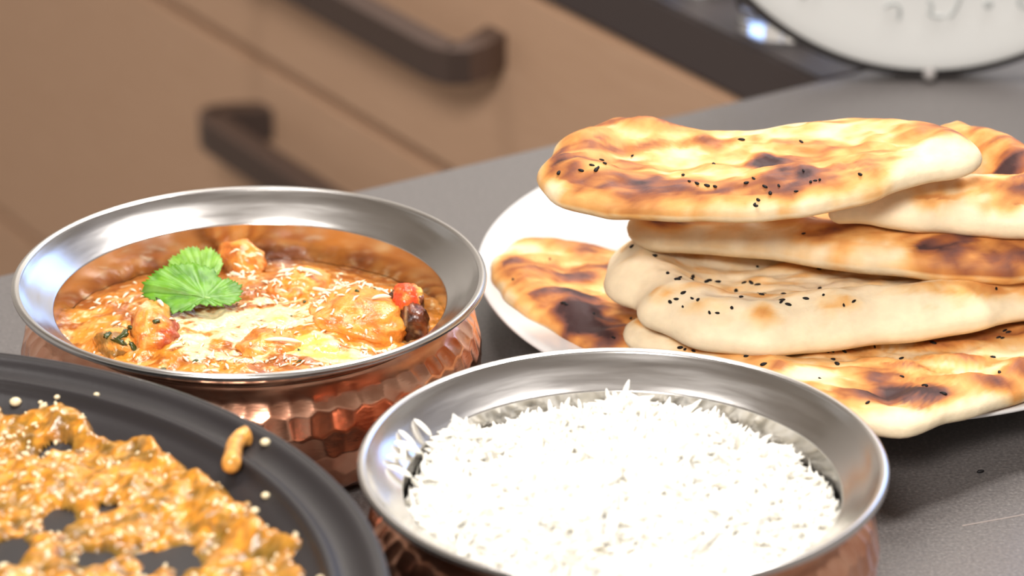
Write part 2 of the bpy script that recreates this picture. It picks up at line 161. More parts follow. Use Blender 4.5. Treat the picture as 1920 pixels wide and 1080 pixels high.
# ================= building helpers =================
def tag(o, label=None, cat=None, group=None, kind=None):
    if label: o['label'] = label
    if cat: o['category'] = cat
    if group: o['group'] = group
    if kind: o['kind'] = kind
    return o
def empty(name, loc=(0, 0, 0)):
    o = bpy.data.objects.new(name, None); C.objects.link(o); o.location = loc; o.empty_display_size = .01
    return o
def mesh_obj(name, V, Fc, mats, parent=None, smooth=True, attrs=None, loc=None):
    """one mesh object; V are world (or local when parent sits elsewhere) coordinates"""
    me = bpy.data.meshes.new(name)
    V = np.asarray(V, float)
    if parent is not None: V = V-np.array(parent.location)
    elif loc is not None: V = V-np.array(loc)
    me.from_pydata(V.tolist(), [], [tuple(f) for f in Fc])
    if smooth: me.polygons.foreach_set('use_smooth', [True]*len(me.polygons))
    for m in (mats if isinstance(mats, (list, tuple)) else [mats]): me.materials.append(m)
    if attrs:
        for k, a in attrs.items():
            if np.ndim(a) == 1:
                at_ = me.attributes.new(k, 'FLOAT', 'POINT'); at_.data.foreach_set('value', np.asarray(a, np.float32))
            else:
                at_ = me.color_attributes.new(k, 'FLOAT_COLOR', 'POINT')
                at_.data.foreach_set('color', np.c_[a, np.ones(len(a))].astype(np.float32).ravel())
    me.update()
    o = bpy.data.objects.new(name, me); C.objects.link(o)
    if parent is not None: o.parent = parent
    elif loc is not None: o.location = loc
    return o
def box(cx, cy, cz, sx, sy, sz, bev=.001):
    bm = bmesh.new(); bmesh.ops.create_cube(bm, size=1)
    bmesh.ops.scale(bm, vec=(sx, sy, sz), verts=bm.verts)
    if bev: bmesh.ops.bevel(bm, geom=bm.edges[:], offset=bev, segments=2, affect='EDGES')
    bmesh.ops.translate(bm, vec=(cx, cy, cz), verts=bm.verts)
    V = [v.co[:] for v in bm.verts]; bm.verts.index_update()
    Fc = [[v.index for v in f.verts] for f in bm.faces]; bm.free()
    return np.array(V), Fc
def lathe(prof, n=128, c=(0, 0, 0), closed=False):
    """prof: list of (r, z)"""
    prof = np.array(prof, float); m = len(prof)
    a = np.arange(n)/n*2*math.pi
    V = np.stack([prof[:, 0][:, None]*np.cos(a), prof[:, 0][:, None]*np.sin(a), np.repeat(prof[:, 1][:, None], n, 1)], 2).reshape(-1, 3)+np.array(c)
    Fc = []
    for i in range(m if closed else m-1):
        j = (i+1) % m
        for k in range(n):
            k2 = (k+1) % n
            Fc.append((i*n+k, i*n+k2, j*n+k2, j*n+k))
    return V, Fc
def rounded(prof, it=2):
    """corner-cutting on an open profile"""
    P = np.array(prof, float)
    for _ in range(it):
        Q = [P[0]]
        for a, b in zip(P[:-1], P[1:]):
            Q += [a*.75+b*.25, a*.25+b*.75]
        Q.append(P[-1]); P = np.array(Q)
    return P
def tube(path, rad, seg=8):
    path = np.array(path, float); n = len(path)
    rad = np.broadcast_to(rad, (n,)); T = np.gradient(path, axis=0)
    T /= np.linalg.norm(T, axis=1)[:, None]+1e-12
    up = np.array([0, 0, 1.]) if abs(T[:, 2]).mean() < .8 else np.array([1., 0, 0])
    V = []; Fc = []
    for p, t, r in zip(path, T, rad):
        s = np.cross(t, up); s /= np.linalg.norm(s)+1e-12; u = np.cross(s, t)
        for k in range(seg):
            a = 2*math.pi*k/seg; V.append(p+r*(math.cos(a)*s+math.sin(a)*u))
    for i in range(n-1):
        for k in range(seg):
            k2 = (k+1) % seg; Fc.append((i*seg+k, i*seg+k2, (i+1)*seg+k2, (i+1)*seg+k))
    Fc.append(tuple(range(seg))[::-1]); Fc.append(tuple((n-1)*seg+k for k in range(seg)))
    return np.array(V), Fc
def join(parts):
    V = []; Fc = []; o = 0
    for v, f in parts:
        V.append(np.asarray(v)); Fc += [tuple(i+o for i in q) for q in f]; o += len(v)
    return np.vstack(V), Fc
def ellipsoid(c, r, R=None, n=8, m=6):
    V = [(0, 0, -1)]; 
    for i in range(1, m):
        t = math.pi*i/m
        for k in range(n):
            a = 2*math.pi*k/n; V.append((math.sin(t)*math.cos(a), math.sin(t)*math.sin(a), -math.cos(t)))
    V.append((0, 0, 1)); Fc = []
    for k in range(n):
        Fc.append((0, 1+(k+1) % n, 1+k))
        for i in range(m-2): Fc.append((1+i*n+k, 1+i*n+(k+1) % n, 1+(i+1)*n+(k+1) % n, 1+(i+1)*n+k))
        Fc.append((1+(m-2)*n+k, 1+(m-2)*n+(k+1) % n, len(V)-1))
    V = np.array(V)*np.array(r)
    if R is not None: V = V@np.array(R).T
    return V+np.array(c), Fc

# ================= materials =================
def mat(name, col=(.5, .5, .5), rough=.5, metal=0, spec=.5, **kw):
    m = bpy.data.materials.new(name); m.use_nodes = True
    b = m.node_tree.nodes['Principled BSDF']
    b.inputs['Base Color'].default_value = (*col, 1); b.inputs['Roughness'].default_value = rough
    b.inputs['Metallic'].default_value = metal; b.inputs['Specular IOR Level'].default_value = spec
    for k, v in kw.items(): b.inputs[k.replace('_', ' ')].default_value = v
    return m
def N(m, t, **kw):
    n = m.node_tree.nodes.new(t)
    for k, v in kw.items(): setattr(n, k, v)
    return n
def lk(m, a, b): m.node_tree.links.new(a, b)
def bs(m): return m.node_tree.nodes['Principled BSDF']
def noise(m, scale, detail=4, stretch=None):
    tc = N(m, 'ShaderNodeTexCoord'); n = N(m, 'ShaderNodeTexNoise')
    n.inputs['Scale'].default_value = scale; n.inputs['Detail'].default_value = detail
    if stretch:
        mp = N(m, 'ShaderNodeMapping'); mp.inputs['Scale'].default_value = stretch
        lk(m, tc.outputs['Object'], mp.inputs[0]); lk(m, mp.outputs[0], n.inputs[0])
    else: lk(m, tc.outputs['Object'], n.inputs[0])
    return n
def ramp(m, src, stops):
    r = N(m, 'ShaderNodeValToRGB'); e = r.color_ramp.elements
    while len(e) < len(stops): e.new(.5)
    for x, (p, c) in zip(e, stops): x.position = p; x.color = (*c, 1)
    lk(m, src, r.inputs[0]); return r
def bump(m, src, strength, dist):
    b = N(m, 'ShaderNodeBump'); b.inputs['Strength'].default_value = strength; b.inputs['Distance'].default_value = dist
    lk(m, src, b.inputs['Height']); lk(m, b.outputs[0], bs(m).inputs['Normal']); return b

M_top = mat('worktop_composite', rough=.42, spec=.75)
n1 = noise(M_top, 900, 3); r1 = ramp(M_top, n1.outputs[0], [(.30, (.075, .067, .065)), (.60, (.125, .112, .107)), (.74, (.18, .165, .155)), (.80, (.34, .32, .30))])
lk(M_top, r1.outputs[0], bs(M_top).inputs['Base Color'])
n2 = noise(M_top, 14, 3); rr = N(M_top, 'ShaderNodeMapRange'); rr.inputs[3].default_value = .33; rr.inputs[4].default_value = .44
lk(M_top, n2.outputs[0], rr.inputs[0]); lk(M_top, rr.outputs[0], bs(M_top).inputs['Roughness']); bump(M_top, n1.outputs[0], .25, .0003)
M_top2 = mat('dark_worktop', (.040, .031, .030), .5)
nt2 = noise(M_top2, 600, 3); lk(M_top2, ramp(M_top2, nt2.outputs[0], [(.3, (.030, .023, .022)), (.7, (.052, .041, .039))]).outputs[0], bs(M_top2).inputs['Base Color'])
M_edge = mat('worktop_edge', (.060, .045, .043), .5)
M_drawer = mat('drawer_laminate', rough=.55, spec=.3)
nd = noise(M_drawer, 30, 4, (1, 1, 8)); rd = ramp(M_drawer, nd.outputs[0], [(.3, (.535, .335, .215)), (.7, (.565, .36, .235))]); lk(M_drawer, rd.outputs[0], bs(M_drawer).inputs['Base Color'])
M_carc = mat('cabinet_carcass', (.10, .07, .05), .7)
M_handle = mat('handle_bronze', (.13, .092, .078), .34, .55)
M_wall = mat('wall_paint', (.55, .50, .44), .9); M_wall2 = mat('pale_wall_paint', (.78, .75, .71), .9)
nw = noise(M_wall2, 4); lk(M_wall2, ramp(M_wall2, nw.outputs[0], [(.3, (.76, .73, .69)), (.7, (.80, .77, .73))]).outputs[0], bs(M_wall2).inputs['Base Color'])
M_floor = mat('floor_tile', (.22, .18, .15), .6)
nf = noise(M_floor, 6); lk(M_floor, ramp(M_floor, nf.outputs[0], [(.3, (.2, .16, .13)), (.7, (.26, .21, .17))]).outputs[0], bs(M_floor).inputs['Base Color'])
M_steel = mat('polished_steel', (.70, .68, .66), .13, 1)
ns = noise(M_steel, 60, 5, (1, 1, 14)); rs = N(M_steel, 'ShaderNodeMapRange'); rs.inputs[3].default_value = .15; rs.inputs[4].default_value = .28
lk(M_steel, ns.outputs[0], rs.inputs[0]); lk(M_steel, rs.outputs[0], bs(M_steel).inputs['Roughness']); bump(M_steel, ns.outputs[0], .12, .0002)
M_copper = mat('hammered_copper', (.78, .36, .22), .22, 1)
nc = noise(M_copper, 120, 4); lk(M_copper, ramp(M_copper, nc.outputs[0], [(.3, (.70, .31, .19)), (.7, (.90, .50, .34))]).outputs[0], bs(M_copper).inputs['Base Color'])
nc2 = noise(M_copper, 300, 3, (1, 1, 6)); bump(M_copper, nc2.outputs[0], .2, .0002)
M_plate = mat('white_porcelain', (.80, .79, .77), .12, spec=.6)
np_ = noise(M_plate, 8); lk(M_plate, ramp(M_plate, np_.outputs[0], [(.3, (.64, .63, .62)), (.7, (.67, .66, .65))]).outputs[0], bs(M_plate).inputs['Base Color'])
M_pan = mat('non_stick_pan', (.020, .017, .018), .36, spec=.42)
npn = noise(M_pan, 700, 3); bump(M_pan, npn.outputs[0], .15, .0003)
npr = noise(M_pan, 25, 4); rp = N(M_pan, 'ShaderNodeMapRange'); rp.inputs[3].default_value = .28; rp.inputs[4].default_value = .5; lk(M_pan, npr.outputs[0], rp.inputs[0]); lk(M_pan, rp.outputs[0], bs(M_pan).inputs['Roughness'])
M_rice = mat('basmati_rice', (.90, .885, .84), .55, spec=.25)
bs(M_rice).inputs['Subsurface Weight'].default_value = .35; bs(M_rice).inputs['Subsurface Radius'].default_value = (1, .9, .75); bs(M_rice).inputs['Subsurface Scale'].default_value = .0015
nr = noise(M_rice, 300); lk(M_rice, ramp(M_rice, nr.outputs[0], [(.3, (.82, .775, .67)), (.6, (.88, .865, .81))]).outputs[0], bs(M_rice).inputs['Base Color'])
M_seed = mat('nigella_black', (.006, .005, .006), .6, spec=.25)
nse = noise(M_seed, 2500); bump(M_seed, nse.outputs[0], .4, .0002)
M_glass = mat('clear_glass', (.97, .97, .97), .03); bs(M_glass).inputs['Transmission Weight'].default_value = 1; bs(M_glass).inputs['IOR'].default_value = 1.48
M_dial = mat('dial_enamel', (.80, .79, .76), .35)
ndl = noise(M_dial, 12); lk(M_dial, ramp(M_dial, ndl.outputs[0], [(.3, (.60, .605, .59)), (.7, (.63, .635, .62))]).outputs[0], bs(M_dial).inputs['Base Color'])
M_foot = mat('foot_rubber', (.30, .28, .27), .6)
M_black = mat('black_rim', (.03, .026, .026), .45)
M_ink = mat('grey_lettering', (.44, .46, .45), .6)
M_seam = mat('joint_filler', (.24, .20, .18), .5)
def vcol(name, rough, spec=.5, fine=900, fb=.3, sss=0, amp=.35):
    """colour painted per vertex (the food's own colour), broken up by fine noise"""
    m = mat(name, rough=rough, spec=spec)
    a = N(m, 'ShaderNodeVertexColor', layer_name='col'); n = noise(m, fine, 4)
    mx = N(m, 'ShaderNodeMix', data_type='RGBA', blend_type='MULTIPLY'); mx.inputs[0].default_value = 1
    r = ramp(m, n.outputs[0], [(.25, (1-amp,)*3), (.75, (1+amp*.6,)*3)])
    lk(m, a.outputs[0], mx.inputs[6]); lk(m, r.outputs[0], mx.inputs[7]); lk(m, mx.outputs[2], bs(m).inputs['Base Color'])
    bump(m, n.outputs[0], fb, .0005)
    if sss: bs(m).inputs['Subsurface Weight'].default_value = sss; bs(m).inputs['Subsurface Radius'].default_value = (1, .5, .25); bs(m).inputs['Subsurface Scale'].default_value = .002
    return m
M_naan = vcol('baked_bread', .58, .3, 170, .9, .10, .12)
M_sauce = vcol('curry_sauce', .20, .55, 700, .45, .1, .22)
M_lump = vcol('sauced_chicken', .22, .55, 800, .55, .1, .25)
M_psauce = vcol('pan_sauce', .20, .45, 330, 1.0, 0, .55)
M_leaf = vcol('coriander_green', .45, .4, 500, .2, .15, .12)
M_herb = mat('dark_herb', (.045, .060, .012), .3)
M_grain = mat('grated_coconut', (.86, .76, .56), .4); bs(M_grain).inputs['Subsurface Weight'].default_value = .2; bs(M_grain).inputs['Subsurface Scale'].default_value = .001
M_grain2 = mat('pan_grain', (.80, .66, .42), .3)

# ================= setting: L-shaped worktop, drawer unit =================
K = np.array([.1274, 1.3397]); E1 = np.array([.8418, .5398]); E2 = np.array([-.5398, .8418])   # inner corner; far edge of this run; front edge of the other run
def slab(name, poly, z0, z1, mtop, medge, bev=.0015):
    bm = bmesh.new(); vs = [bm.verts.new((x, y, z1)) for x, y in poly]; f = bm.faces.new(vs)
    if f.normal.z < 0: f.normal_flip()
    r = bmesh.ops.extrude_face_region(bm, geom=[f]); 
    for v in [g for g in r['geom'] if isinstance(g, bmesh.types.BMVert)]: v.co.z = z0
    bmesh.ops.recalc_face_normals(bm, faces=bm.faces)
    bmesh.ops.bevel(bm, geom=bm.edges[:], offset=bev, segments=2, affect='EDGES')
    for f in bm.faces: f.material_index = 0 if f.normal.z > .5 else 1
    me = bpy.data.meshes.new(name); bm.to_mesh(me); bm.free(); me.materials.append(mtop); me.materials.append(medge)
    o = bpy.data.objects.new(name, me); C.objects.link(o); return o
P = lambda a, b: tuple(K+E1*a+E2*b)
wt = slab('worktop', [P(-1.6, 0), P(-1.6, -.62), P(.66, -.62), P(.66, 0)], -.0262, 0, M_top, M_edge)
tag(wt, 'speckled grey composite worktop carrying the plate, bowls and pan', 'worktop')
wt2 = slab('worktop', [P(0, .0006), P(.66, .0006), P(.66, 1.5), P(0, 1.5)], -.0262, -.0002, M_top2, M_edge)
tag(wt2, 'very dark brown worktop over the tan drawers, meeting the grey one at the corner', 'worktop')
# joint hairline in the stone near the rice bowl
a, b = [np.array(q[:2]) for q in D['scratch']]; dd = (b-a)/np.linalg.norm(b-a); nn = np.array([-dd[1], dd[0]])*.0006
q = [a, b+dd*.25, b+dd*.25+nn, a+nn]
mesh_obj('joint_line', [(x, y, z) for z in (.0001, -.0005) for x, y in q], [(0, 1, 2, 3), (4, 5, 1, 0), (5, 6, 2, 1), (6, 7, 3, 2), (7, 4, 0, 3)], M_seam, wt, False)
# far wall with the window the daylight comes through
WY = 3.36
for i_, (x0, x1, z0, z1) in enumerate([(-3.4, .78, -.86, 2.4), (1.92, 3.4, -.86, 2.4), (.78, 1.92, -.86, .38), (.78, 1.92, 1.92, 2.4)]):
    v, f = box((x0+x1)/2, WY+.06, (z0+z1)/2, x1-x0, .12, z1-z0, 0)
    if i_ == 0: WV, WF = v, f
    else: WV, WF = join([(WV, WF), (v, f)])
o = mesh_obj('wall_back', WV, WF, M_wall2, None, False); tag(o, kind='structure')
v, f = join([box(1.35, WY, .40, 1.2, .10, .04), box(1.35, WY, 1.90, 1.2, .10, .04), box(.80, WY, 1.15, .05, .08, 1.5), box(1.90, WY, 1.15, .05, .08, 1.5)])
o = mesh_obj('window_1', v, f, M_dial, None, False); tag(o, kind='structure')
# drawer unit under the other run
du = empty('drawer_unit', (*P(0, .3), -.86)); tag(du, 'tan drawer cabinet with dark bar handles under the worktop', 'cabinet')
def obox(name, a0, a1, b0, b1, z0, z1, m, parent, bev=.0012, smooth=False):
    V, Fc = box((a0+a1)/2, (b0+b1)/2, (z0+z1)/2, a1-a0, b1-b0, z1-z0, bev)
    W = np.c_[K[0]+V[:, 0]*E1[0]+V[:, 1]*E2[0], K[1]+V[:, 0]*E1[1]+V[:, 1]*E2[1], V[:, 2]]
    return mesh_obj(name, W, Fc, m, parent, smooth)
obox('carcass', .020, .60, -.02, 1.06, -.86, -.0275, M_carc, du)
zs = [(-.1385, -.0285), (-.3545, -.1440), (-.60, -.3600), (-.845, -.6040)]
def handle(z, parent, b0=.236, b1=.492):
    prof = []
    h = .0085
    path = [(0.002, b0+.014), (-.024, b0), (-.032, b0+.006), (-.0335, b0+.02), (-.0335, b1-.02), (-.032, b1-.006), (-.024, b1), (.002, b1-.014)]
    path = rounded(path, 1); V = []; Fc = []
    T = np.gradient(path, axis=0); T /= np.linalg.norm(T, axis=1)[:, None]
    for (pa, pb), t in zip(path, T):
        s = np.array([-t[1], t[0]])*.0070
        for (i, j) in ((-1, -1), (1, -1), (1, 1), (-1, 1)):
            V.append((pa+s[0]*i, pb+s[1]*i, z+j*h))
    for i in range(len(path)-1):
        for k in range(4): Fc.append((i*4+k, i*4+(k+1) % 4, (i+1)*4+(k+1) % 4, (i+1)*4+k))
    Fc += [(3, 2, 1, 0), tuple(4*(len(path)-1)+k for k in range(4))]
    V = np.array(V); W = np.c_[K[0]+V[:, 0]*E1[0]+V[:, 1]*E2[0], K[1]+V[:, 0]*E1[1]+V[:, 1]*E2[1], V[:, 2]]
    o = mesh_obj('handle', W, Fc, M_handle, None, False, loc=parent.location)
    o.parent = parent; o.location = (0, 0, 0)
    bv = o.modifiers.new('soft', 'BEVEL'); bv.width = .0018; bv.segments = 3
    return o
for z0, z1 in zs:
    dr = obox('drawer', 0, .019, -.015, 1.05, z0, z1, M_drawer, du)
    zz = z1-.0325 if z0 > -.2 else z1-.030
    V = handle(zz, du); V.parent = dr
    dr.matrix_parent_inverse.identity()
# vertices of children were given relative to the unit: the drawers stay at its origin
# base panels under the near run
bp = obox('base_cabinet', -1.58, -.02, -.60, -.022, -.86, -.0275, M_carc, None)
tag(bp, 'plain tan base cabinet under the near worktop run', 'cabinet')
fl, _f = box(0, 1.4, -.88, 7, 7, .04, 0); o = mesh_obj('floor', fl, _f, M_floor, None, False); tag(o, kind='structure')
v, f = box(0, 1.4, 2.42, 7, 4.1, .04, 0); o = mesh_obj('ceiling', v, f, M_wall, None, False); tag(o, kind='structure')

# ================= handi bowls =================
RB = .0755
def liner_profile():
    pr = [(RB-.0004, .0482), (RB+.0008, .0492), (RB+.0010, .0505), (RB-.0002, .0514), (RB-.0016, .0508)]
    pr = list(map(tuple, rounded(pr, 2)))
    fl = rounded([(RB-.0018, .0504), (.0715, .0480), (.0685, .0458), (.0655, .0436), (.0636, .0424)], 2)
    ins = rounded([(.0633, .0421), (.0636, .0405), (.0641, .036), (.0655, .029), (.0660, .018), (.060, .009), (.04, .006), (.0001, .0055)], 2)
    return pr+list(map(tuple, fl))+list(map(tuple, ins))
def shell_geo():
    """hammered copper: each facet is flat, the ridges between facets stand proud"""
    prof = rounded([(.0648, .0416), (.0655, .0406), (.0715, .0372), (.0745, .030), (.0748, .022), (.0730, .013), (.0690, .0055), (.062, .0012), (.057, 0), (.03, 0), (.0001, .0003)], 3)
    seg = np.r_[0, np.cumsum(np.hypot(*np.diff(prof, axis=0).T))]
    s = np.linspace(0, seg[-1], 120); s = np.r_[np.linspace(0, .060, 96), np.linspace(.063, seg[-1], 12)]
    r = np.interp(s, seg, prof[:, 0]); z = np.interp(s, seg, prof[:, 1])
    n = 600; a = np.arange(n)/n*2*math.pi
    SS, AA = np.meshgrid(s, a, indexing='ij')
    cell = .0072; nc = 62; u = AA/(2*math.pi)*nc; v = (SS-.004)/cell
    best = np.full(u.shape, 9.)
    j0 = np.floor(v)
    for dj in (-1, 0, 1, 2):
        j = j0+dj
        off = .5*(j % 2)
        i0 = np.floor(u-off)
        for di in (-1, 0, 1, 2):
            i = i0+di
            ii = np.mod(i, nc)
            cu = i+off+.5+(_h(ii, j, 1)-.5)*.42; cv = j+.5+(_h(ii, j, 2)-.5)*.42
            best = np.minimum(best, (u-cu)**2+(v-cv)**2+(_h(ii, j, 3)-.5)*.10)
    amp = .00042*sstep(.003, .007, SS)*(1-sstep(.052, .060, SS))
    disp = amp*(np.clip(best, 0, .6)/.3-1)
    tr = np.gradient(r, s); tz = np.gradient(z, s)
    R = r[:, None]+disp*(-tz[:, None]); Z = z[:, None]+disp*tr[:, None]
    V = np.stack([R*np.cos(AA), R*np.sin(AA), Z], 2).reshape(-1, 3)
    V[:, 2] = np.maximum(V[:, 2], 0)
    m = len(s); Fc = []
    for i in range(m-1):
        b0 = i*n; b1 = b0+n
        Fc += [(b0+k, b1+k, b1+(k+1) % n, b0+(k+1) % n) for k in range(n)]
    return V, Fc
lin = lathe(liner_profile()+[], 200)
back = lathe(rounded([(RB-.0004, .0482), (.0705, .0466), (.0672, .0444), (.0648, .0424), (.0646, .0414)], 2), 200)
lin = join([lin, back]); she = shell_geo()
B1 = (-.0845, 1.0236, 0); B2 = (.0318, .892, 0)
b1 = empty('serving_bowl', B1); tag(b1, 'hammered copper bowl with steel rim holding the orange curry', 'bowl', 'copper serving bowls')
o1 = mesh_obj('steel_liner', lin[0]+np.array(B1), lin[1], M_steel, b1)
o2 = mesh_obj('copper_shell', she[0]+np.array(B1), she[1], M_copper, b1)
b2 = empty('serving_bowl', B2); tag(b2, 'hammered copper bowl with steel rim heaped with white rice', 'bowl', 'copper serving bowls')
for ch in (o1, o2):
    c = ch.copy(); C.objects.link(c); c.parent = b2
b2.rotation_euler.z = 1.1

# ================= rice =================
def rice_h(x, y):
    dx, dy = x-B2[0], y-B2[1]; r = np.hypot(dx, dy)
    base = .0320+.0155*(1-np.clip(r/.0615, 0, 1)**3.0)
    l = (fbm(x*55, y*55, 5, 3)-.5)*.020*(1-.7*sstep(.052, .064, r))+.010*np.exp(-(((dx+.047)/.010)**2+((dy-.027)/.009)**2))
    return base+l
V = []; nr_, na = 50, 160
for i in range(nr_+1):
    rr_ = .0630*i/nr_
    for k in range(na):
        a = 2*math.pi*k/na; V.append((B2[0]+rr_*math.cos(a), B2[1]+rr_*math.sin(a)))
V = np.array(V); V = np.c_[V, rice_h(V[:, 0], V[:, 1])-.0008]
Fc = [(i*na+k, i*na+(k+1) % na, (i+1)*na+(k+1) % na, (i+1)*na+k) for i in range(nr_) for k in range(na)]
rice_parts = [(V, Fc)]
def grain(L, w, bend, n=6, m=7):
    t = np.linspace(-1, 1, m); V = []; Fc = []
    rad = w*np.sqrt(np.clip(1-np.abs(t)**3.2, .05, 1))
    for ti, ri in zip(t, rad):
        for k in range(n):
            a = 2*math.pi*k/n; V.append((ti*L/2, ri*math.cos(a), ri*math.sin(a)+bend*(1-ti*ti)))
    for i in range(m-1):
        for k in range(n): Fc.append((i*n+k, i*n+(k+1) % n, (i+1)*n+(k+1) % n, (i+1)*n+k))
    Fc += [tuple(range(n))[::-1], tuple((m-1)*n+k for k in range(n))]
    return np.array(V), Fc
def rot(yaw, pitch, roll):
    return np.array(Matrix.Rotation(yaw, 3, 'Z')@Matrix.Rotation(pitch, 3, 'Y')@Matrix.Rotation(roll, 3, 'X'))
for k in range(5200):
    r = .0640*math.sqrt(rng.random()); a = rng.random()*2*math.pi
    x = B2[0]+r*math.cos(a); y = B2[1]+r*math.sin(a)
    g, gf = grain(rng.uniform(.0070, .0115), rng.uniform(.00075, .00100), rng.uniform(-.0007, .0007), 6, 6)
    pit = rng.normal(0, .38) if rng.random() < .88 else rng.normal(0, .9)
    z = float(rice_h(x, y))+rng.uniform(-.0005, .0014)+abs(math.sin(pit))*.0012
    rice_parts.append((g@rot(rng.random()*6.28, pit, rng.random()*6.28).T+np.array((x, y, z)), gf))
V, Fc = join(rice_parts)
q = V[:, :2]-np.array(B2[:2]); rr_ = np.hypot(*q.T); lim = np.where(V[:, 2] < .0405, np.interp(V[:, 2], [.02, .028, .036, .0405], [.0640, .0638, .0630, .0622]), .0620+(V[:, 2]-.0405)*1.2)
k_ = np.minimum(1, lim/np.maximum(rr_, 1e-6)); V[:, :2] = np.array(B2[:2])+q*k_[:, None]
o = mesh_obj('cooked_rice', V, Fc, M_rice, None, loc=B2); tag(o, 'heap of cooked white long-grain rice in the nearer copper bowl', 'rice', kind='stuff')
# grains left on the flare of the rim
gp = []
for k in range(7):
    a = math.radians(rng.uniform(150, 178)); t = rng.random(); r = .0640+.003*t; z = .0430+.0020*t+.0012
    g, gf = grain(.008, .0008, .0004); gp.append((g@rot(a+rng.normal(0, .6), -.4, 0).T+np.array((B2[0]+r*math.cos(a), B2[1]+r*math.sin(a), z)), gf))
V, Fc = join(gp); o = mesh_obj('stray_rice', V, Fc, M_rice, None, loc=B2); tag(o, 'few rice grains clinging to the steel flare of the rice bowl', 'rice', kind='stuff')

# ================= curry =================
def pix_blob(L, x, y):
    t = 0
    for q in L:
        d = ((x-q[0])/q[2])**2+((y-q[1])/q[3])**2
        t = np.maximum(t, q[4]*np.exp(-d*1.1))
    return t
def curry_h(x, y):
    r = np.hypot(x-B1[0], y-B1[1])
    h = .0302+.0052*(1-sstep(.028, .066, r+.008*np.sin((y-1.0)*60)))
    h = h-.0025*sstep(1.045, 1.075, y)
    return h+(fbm(x*120, y*150, 2, 4)-.5)*.0046*(1-.65*sstep(1.045, 1.07, y))
nr_, na = 150, 380
rr_ = np.linspace(0, .0652, nr_+1); a = np.arange(na)/na*2*math.pi
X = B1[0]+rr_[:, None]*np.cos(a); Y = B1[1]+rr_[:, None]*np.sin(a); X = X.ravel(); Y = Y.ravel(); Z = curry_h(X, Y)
Fc = [(i*na+k, i*na+(k+1) % na, (i+1)*na+(k+1) % na, (i+1)*na+k) for i in range(nr_) for k in range(na)]
def mixc(a, b, t): return np.asarray(a)*(1-t[:, None])+np.asarray(b)*t[:, None]
f1 = fbm(X*90, Y*130, 11, 4); f2 = fbm(X*420, Y*600, 17, 3); f3 = fbm(X*200, Y*320, 23, 3)
col = mixc((.66, .235, .026), (.36, .095, .010), sstep(.45, .66, f1))
col = mixc(col, (.78, .36, .085), sstep(.50, .68, f3)*.8)
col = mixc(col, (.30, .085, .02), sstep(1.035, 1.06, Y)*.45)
cr = pix_blob(D['cream'], X, Y); crm = sstep(.28, .62, cr+(f3-.5)*1.1+(f2-.5)*.7)
col = mixc(col, (.80, .68, .38), crm*.95)
bt = sstep(.3, .7, pix_blob(D['butter'], X, Y)+(f3-.5)*.5)
col = mixc(col, (.82, .58, .07), bt*.85)
col = mixc(col, (.85, .62, .34), sstep(.66, .76, f2)*.55)
col = mixc(col, (.10, .05, .015), sstep(.72, .80, 1-f2)*.5)
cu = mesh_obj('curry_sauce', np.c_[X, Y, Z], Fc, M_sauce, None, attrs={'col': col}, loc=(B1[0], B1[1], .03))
tag(cu, 'glossy orange-brown curry sauce streaked with cream and yellow butter in the farther bowl', 'curry', kind='thing')
def lump(name, c, r, yaw, kind, seed):
    n, m = 44, 26; th = np.linspace(0.02, math.pi-.02, m); ph = np.arange(n)/n*2*math.pi
    T, Pm = np.meshgrid(th, ph, indexing='ij'); ux = np.sin(T)*np.cos(Pm); uy = np.sin(T)*np.sin(Pm); uz = np.cos(T)
    pw = lambda v, e: np.sign(v)*np.abs(v)**e
    q = 1+.55*(fbm(ux*1.7+seed, uy*1.7+uz*1.3, seed, 3)-.5)+.28*(fbm(ux*5+seed, uy*5+uz*4, seed+4, 3)-.5)
    X = pw(ux, .8)*r[0]*q; Y = pw(uy, .8)*r[1]*q; Z = uz*r[2]*(q*.6+.4)
    cs, sn = math.cos(math.radians(yaw)), math.sin(math.radians(yaw))
    X, Y = X*cs-Y*sn, X*sn+Y*cs; X = X.ravel(); Y = Y.ravel(); Z = Z.ravel(); ux = ux.ravel(); uy = uy.ravel()
    f = fbm((X+seed)*260, (Y+Z)*260, seed, 3); g = fbm((X+seed)*700, (Y-Z)*700, seed+2, 3)
    if kind == 'tomato': col = mixc((.80, .07, .02), (.86, .25, .05), sstep(.45, .65, f)); col = mixc(col, (.85, .45, .10), sstep(.45, .8, ux))
    elif kind == 'char': col = mixc((.050, .016, .010), (.20, .055, .022), sstep(.45, .65, f)); col = mixc(col, (.5, .3, .15), sstep(.66, .74, g)*.6)
    else:
        col = mixc((.80, .30, .045), (.60, .17, .03), sstep(.45, .66, f)); col = mixc(col, (.86, .50, .18), sstep(.60, .74, g)*.7)
        if kind == 'edge':
            e = sstep(.50, .95, np.hypot(ux, uy*1.0)+(f-.5)*.8)*sstep(-.2, .3, np.maximum(uy, ux))
            col = mixc(col, (.42, .05, .022), e*.9)
        if kind == 'herb': col = mixc(col, (.16, .10, .02), sstep(.45, .6, f)*.8)
    V = np.c_[X+c[0], Y+c[1], Z+c[2]]
    Fc = [(i*n+k, (i+1)*n+k, (i+1)*n+(k+1) % n, i*n+(k+1) % n) for i in range(m-1) for k in range(n)]
    Fc += [tuple(range(n)), tuple((m-1)*n+k for k in range(n))[::-1]]
    return mesh_obj(name, V, Fc, M_lump, None, attrs={'col': col}, loc=c)
for i, (nm, c, r, yw, lab, kd) in enumerate(D['lumps']):
    o = lump(nm, c, r, yw, kd, 3+i*2); tag(o, lab, 'tomato' if kd == 'tomato' else 'chicken', None if kd == 'tomato' else 'chicken pieces in the curry')
dg = bpy.context.evaluated_depsgraph_get()
